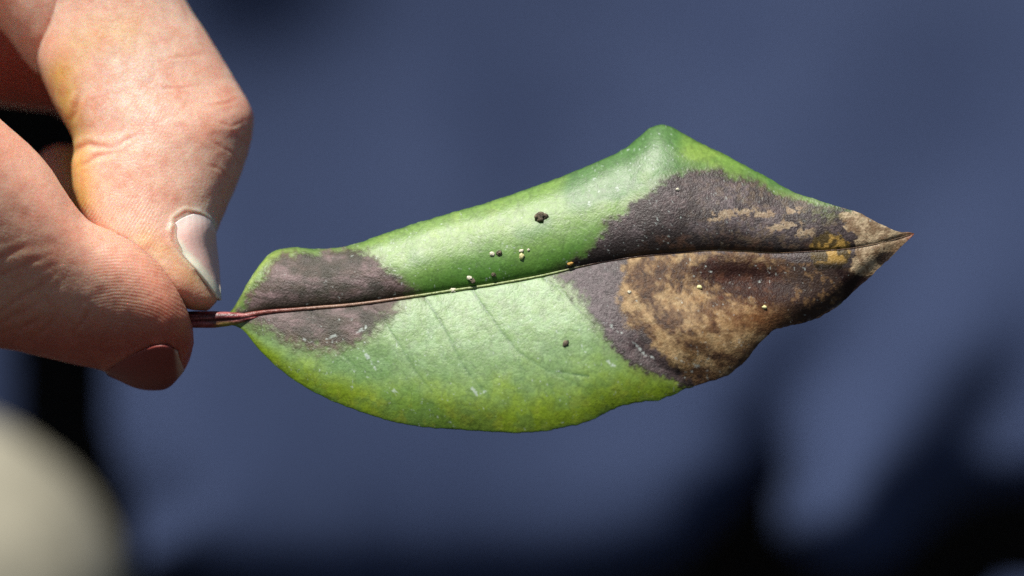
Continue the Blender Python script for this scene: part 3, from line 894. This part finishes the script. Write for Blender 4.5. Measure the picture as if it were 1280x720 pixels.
    # ---- whitish spray residue and dust
    fl = smooth(0.77, 0.84, fbm2(x / 4.0, y / 4.0, 160, 3, 0.6)) * smooth(0.42, 0.6, fbm2(x / 46, y / 46, 161, 2))
    fl = np.maximum(fl, 0.7 * smooth(0.93, 0.97, noise2(x / 2.6, y / 3.1, 163)) * smooth(0.5, 0.62, fbm2(x / 60, y / 60, 164, 2)))
    for L in [[(455, 440), (462, 452), (470, 462)], [(488, 486), (496, 492)], [(590, 486), (596, 494), (606, 490)], [(764, 408), (778, 418)],
              [(792, 428), (806, 444), (818, 448)], [(758, 450), (766, 458)], [(380, 424), (390, 428)], [(408, 424), (418, 420)], [(446, 416), (456, 410)],
              [(845, 448), (870, 458)]]:
        d, _ = dist_line(x + 5 * (n6 - 0.5), y + 5 * (n3 - 0.5), L)
        fl = np.maximum(fl, smooth(2.6, 0.5, d + 3 * (n6 - 0.5)) * smooth(0.42, 0.56, n3))
    col = mix(col, lin(205, 216, 212), 0.62 * fl)
    gloss = np.where(dead > 0.5, 0.50, 0.55) * np.where(up, 1.0, 0.95)
    sTT = smooth(-3, 5, sT) * ~up * dR
    gloss = gloss * (1 - 0.55 * sTT) * (1 - 0.3 * dL)
    return col, dead, gloss

def tube(name, pts, rad, mat, parent, colfn, nr=20, n=200, flat=1.0, groove=0.0, groove_dir=0.0):
    """pts: (x,y,z) controls; rad function of 0..1"""
    C = np.array(pts, float); P = catmull(C, np.linspace(0, len(C) - 1, n))
    T = np.gradient(P, axis=0); T /= np.linalg.norm(T, axis=1)[:, None]
    zax = np.array([0, 0, 1.0])
    A = np.cross(zax, T); A /= np.linalg.norm(A, axis=1)[:, None]
    B = np.cross(T, A)
    th = np.linspace(0, 2 * np.pi, nr, endpoint=False)
    s = np.linspace(0, 1, n); r = rad(s)
    gr = 1 - groove * np.exp(-((((th - groove_dir + np.pi) % (2 * np.pi)) - np.pi) / 0.35) ** 2)
    G = P[:, None, :] + (A[:, None, :] * np.cos(th)[None, :, None] + B[:, None, :] * (np.sin(th) * flat)[None, :, None]) * (r[:, None] * gr[None, :])[..., None]
    V = W(G[..., 0], G[..., 1], G[..., 2]).reshape(-1, 3)
    F = grid_faces(n, nr, True).tolist()
    F += [list(range(nr))[::-1], [(n - 1) * nr + j for j in range(nr)]]
    ob = mesh_obj(name, V, F, mat, parent)
    ss, tt = np.meshgrid(s, th, indexing='ij')
    set_attr(ob.data, 'stalk_colour', colfn(ss.ravel(), tt.ravel(), G[..., 0].ravel(), G[..., 1].ravel()))
    bm = bmesh.new(); bm.from_mesh(ob.data); bmesh.ops.recalc_face_normals(bm, faces=bm.faces); bm.to_mesh(ob.data); bm.free()
    return ob

def build_leaf():
    root = bpy.data.objects.new('leaf', None); coll.objects.link(root)
    root.empty_display_size = 0.01
    tag(root, 'green leaf with grey brown blotches and a scorched brown tip', 'leaf')
    nx = 860
    s = np.linspace(0, 1, nx)
    xs = 285.5 + (1142.6 - 285.5) * (s - 0.02 * np.sin(2 * np.pi * s))
    nu, nl = 118, 150
    m, t, b = f_mid(xs), f_top(xs), f_bot(xs)
    # slightly ragged rim
    jag = 1.6 * (fbm2(xs / 7, 0 * xs, 201, 3) - 0.5); jag2 = 2.0 * (fbm2(xs / 8, 0 * xs, 202, 3) - 0.5) * (1 + 1.2 * smooth(700, 900, xs))
    fadej = smooth(1143, 1100, xs) * smooth(285, 310, xs)
    t = t + jag * fadej; b = b + jag2 * fadej
    au = np.linspace(1, 0, nu + 1) ** 1.0; al = np.linspace(0, 1, nl + 1)[1:]
    Y = np.concatenate([m[:, None] + (t - m)[:, None] * au[None, :], m[:, None] + (b - m)[:, None] * al[None, :]], 1)
    X = np.repeat(xs[:, None], Y.shape[1], 1)
    x, y = X.ravel(), Y.ravel()
    z = leaf_z(x, y)
    V = W(x, y, z)
    ob = mesh_obj('blade', V, grid_faces(nx, Y.shape[1]), leaf_material(), root)
    col, dead, gloss = leaf_colours(x, y)
    set_attr(ob.data, 'leaf_colour', np.clip(col / 1.25, 0.002, 0.9)); set_attr(ob.data, 'dead', dead); set_attr(ob.data, 'gloss', gloss)
    # front faces the viewer
    nrm = ob.data.polygons[5000].normal
    if nrm.y > 0: ob.data.flip_normals()
    md = ob.modifiers.new('thick', 'SOLIDIFY'); md.thickness = 3.2 * U; md.offset = -1
    tm = tube_material()
    # stalk
    def cs(s, th, X_, Y_):
        c = mix(lin(150, 58, 60, 1.2), lin(186, 112, 108, 1.2), smooth(0.4, 0.7, fbm2(X_ / 14, Y_ / 3, 301, 3)))
        c = mix(c, lin(62, 22, 24, 1.3), 0.8 * smooth(0.5, 0.62, fbm2(X_ / 40, Y_ / 2.4, 302, 2)))
        g = smooth(262, 286, X_) * smooth(401, 406, Y_)
        return mix(c, lin(176, 178, 60, 1.3), 0.9 * g)
    tube('petiole', [(150, 404, -46), (200, 401, -42), (240, 399.5, -34), (270, 399.3, -28), (300, 397.4, -23), (330, 392.6, -20.5), (370, 387, -17.5), (410, 383.5, -15)],
         lambda s: np.interp(s, [0, 0.3, 0.42, 0.5, 0.62, 0.75, 1.0], [9, 10.5, 10.5, 9.0, 5.0, 2.8, 1.2]), tm, root, cs, nr=36, n=150, groove=0.30, groove_dir=math.pi / 2 * 0.86)
    # midrib: a thin ridge along the fold
    mx = np.linspace(296, 1138, 40)
    mp = np.stack([mx, f_mid(mx), leaf_z(mx, f_mid(mx)) + np.interp(mx, [500, 680, 760], [1.6, 1.6, 0.4])], 1)
    def cm(s, th, X_, Y_):
        c = mix(lin(150, 84, 74, 1.3), lin(168, 132, 108, 1.3), smooth(330, 420, X_))
        c = mix(c, lin(168, 186, 118, 1.3), smooth(490, 540, X_))
        c = mix(c, lin(96, 70, 56, 1.3), smooth(690, 740, X_))
        c = mix(c, lin(170, 134, 88, 1.3), smooth(850, 880, X_) * smooth(1000, 960, X_))
        return mix(c, lin(120, 94, 66, 1.3), smooth(1060, 1090, X_))
    tube('midrib', mp, lambda s: np.interp(s, [0, 0.08, 0.3, 0.5, 0.75, 1], [4.0, 2.6, 2.0, 1.5, 0.9, 0.4]) * 0.9, tm, root, cm, nr=14, n=420)
    return root

def build_specks():
    random.seed(4)
    cream = plain('cream_grain', (0.62, 0.58, 0.40), (0.75, 0.72, 0.58), 3000, 0.6)
    yellow = plain('yellow_grain', (0.60, 0.56, 0.22), (0.72, 0.68, 0.36), 3000, 0.6)
    dirt = plain('dark_crumb', (0.04, 0.035, 0.03), (0.24, 0.19, 0.12), 2500, 0.9, 0.0002, 3000)
    orange = plain('orange_flake', (0.45, 0.22, 0.04), (0.55, 0.32, 0.08), 2500, 0.7)
    def lump(name, px, py, rx, ry, mat, seed, rough=0.35, sub=3, rot=0.0):
        bm = bmesh.new(); bmesh.ops.create_icosphere(bm, subdivisions=sub, radius=1)
        co = np.array([v.co[:] for v in bm.verts])
        r = 1 + rough * (fbm3(co[:, 0] * 1.4 + seed, co[:, 1] * 1.4, co[:, 2] * 1.4, seed, 2) - 0.5) * 2
        co *= r[:, None]
        ca, sa = math.cos(rot), math.sin(rot)
        lx, ly = co[:, 0] * rx, co[:, 2] * ry
        gx, gy = px + lx * ca - ly * sa, py - (lx * sa + ly * ca)
        z0 = float(leaf_z(np.array([px]), np.array([py]))[0]) + 0.45 * min(rx, ry)
        P = W(gx, gy, z0 - co[:, 1] * min(rx, ry) * 0.65)
        for v, p in zip(bm.verts, P): v.co = p
        for f in bm.faces: f.smooth = True
        me = bpy.data.meshes.new(name); bm.to_mesh(me); bm.free(); me.materials.append(mat)
        o = bpy.data.objects.new(name, me); coll.objects.link(o); return o
    g = 'tiny grains stuck to the leaf'
    for i, (px, py, rx, ry, m, lab) in enumerate([
            (566.5, 363, 4.6, 4.0, cream, 'lowest cream grain, lying on the green midrib'),
            (586.5, 347.8, 3.6, 3.0, cream, 'cream grain beside dark crumbs just above the midrib'),
            (615, 317.2, 3.6, 3.0, cream, 'pale grain left of a dull brown grain on the green leaf'),
            (652, 320, 3.8, 4.6, yellow, 'yellowish oval grain on green leaf under a tiny pale grain'),
            (651.5, 313.4, 3.0, 2.2, cream, 'tiny pale grain touching the top of the yellowish oval grain'),
            (660.6, 312.2, 1.9, 1.9, cream, 'smallest white grain right of the yellowish oval grain'),
            (874.5, 359.5, 3.4, 3.2, yellow, 'pale grain on the dark brown heart of the scorched patch'),
            (955.5, 384, 3.2, 2.8, yellow, 'pale grain on brown tissue nearest the leaf tip'),
            (787, 365, 3.0, 2.2, cream, 'pale grain at the left rim of the tan patch'),
            (847, 237, 2.6, 2.4, cream, 'pale grain on the grey blotch above the midrib')]):
        tag(lump('grain', px, py, rx * 0.88, ry * 0.88, m, 20 + i, 0.5), lab, 'grain', g)
    for i, (px, py, rx, ry, lab, rot) in enumerate([
            (675.5, 271.5, 7.2, 5.4, 'large dark crumb of dirt on the upper green half', 0.4),
            (624, 316, 3.6, 3.2, 'dull brown grain next to a pale one on the green leaf', 0),
            (590.5, 351.5, 2.8, 3.4, 'dark crumb under a cream grain above the midrib', 0.5),
            (617.5, 343.5, 2.6, 2.4, 'brown crumb alone on dark green just above the midrib', 0),
            (707.5, 428.5, 4.2, 2.6, 'grey crumb on pale green below the midrib', 0.9)]):
        tag(lump('dirt_crumb', px, py, rx, ry, dirt, 40 + i, 0.85, rot=rot), lab, 'dirt', 'dark crumbs stuck to the leaf')
    tag(lump('orange_flake', 713, 329.5, 4.0, 2.0, orange, 60, 0.4, rot=0.3), 'tiny orange flake at the midrib where green turns black', 'flake')

build_ground()
build_cloth()
build_stone()
hand, nm = build_hand()
build_nails(hand, nm)
build_leaf()
build_specks()
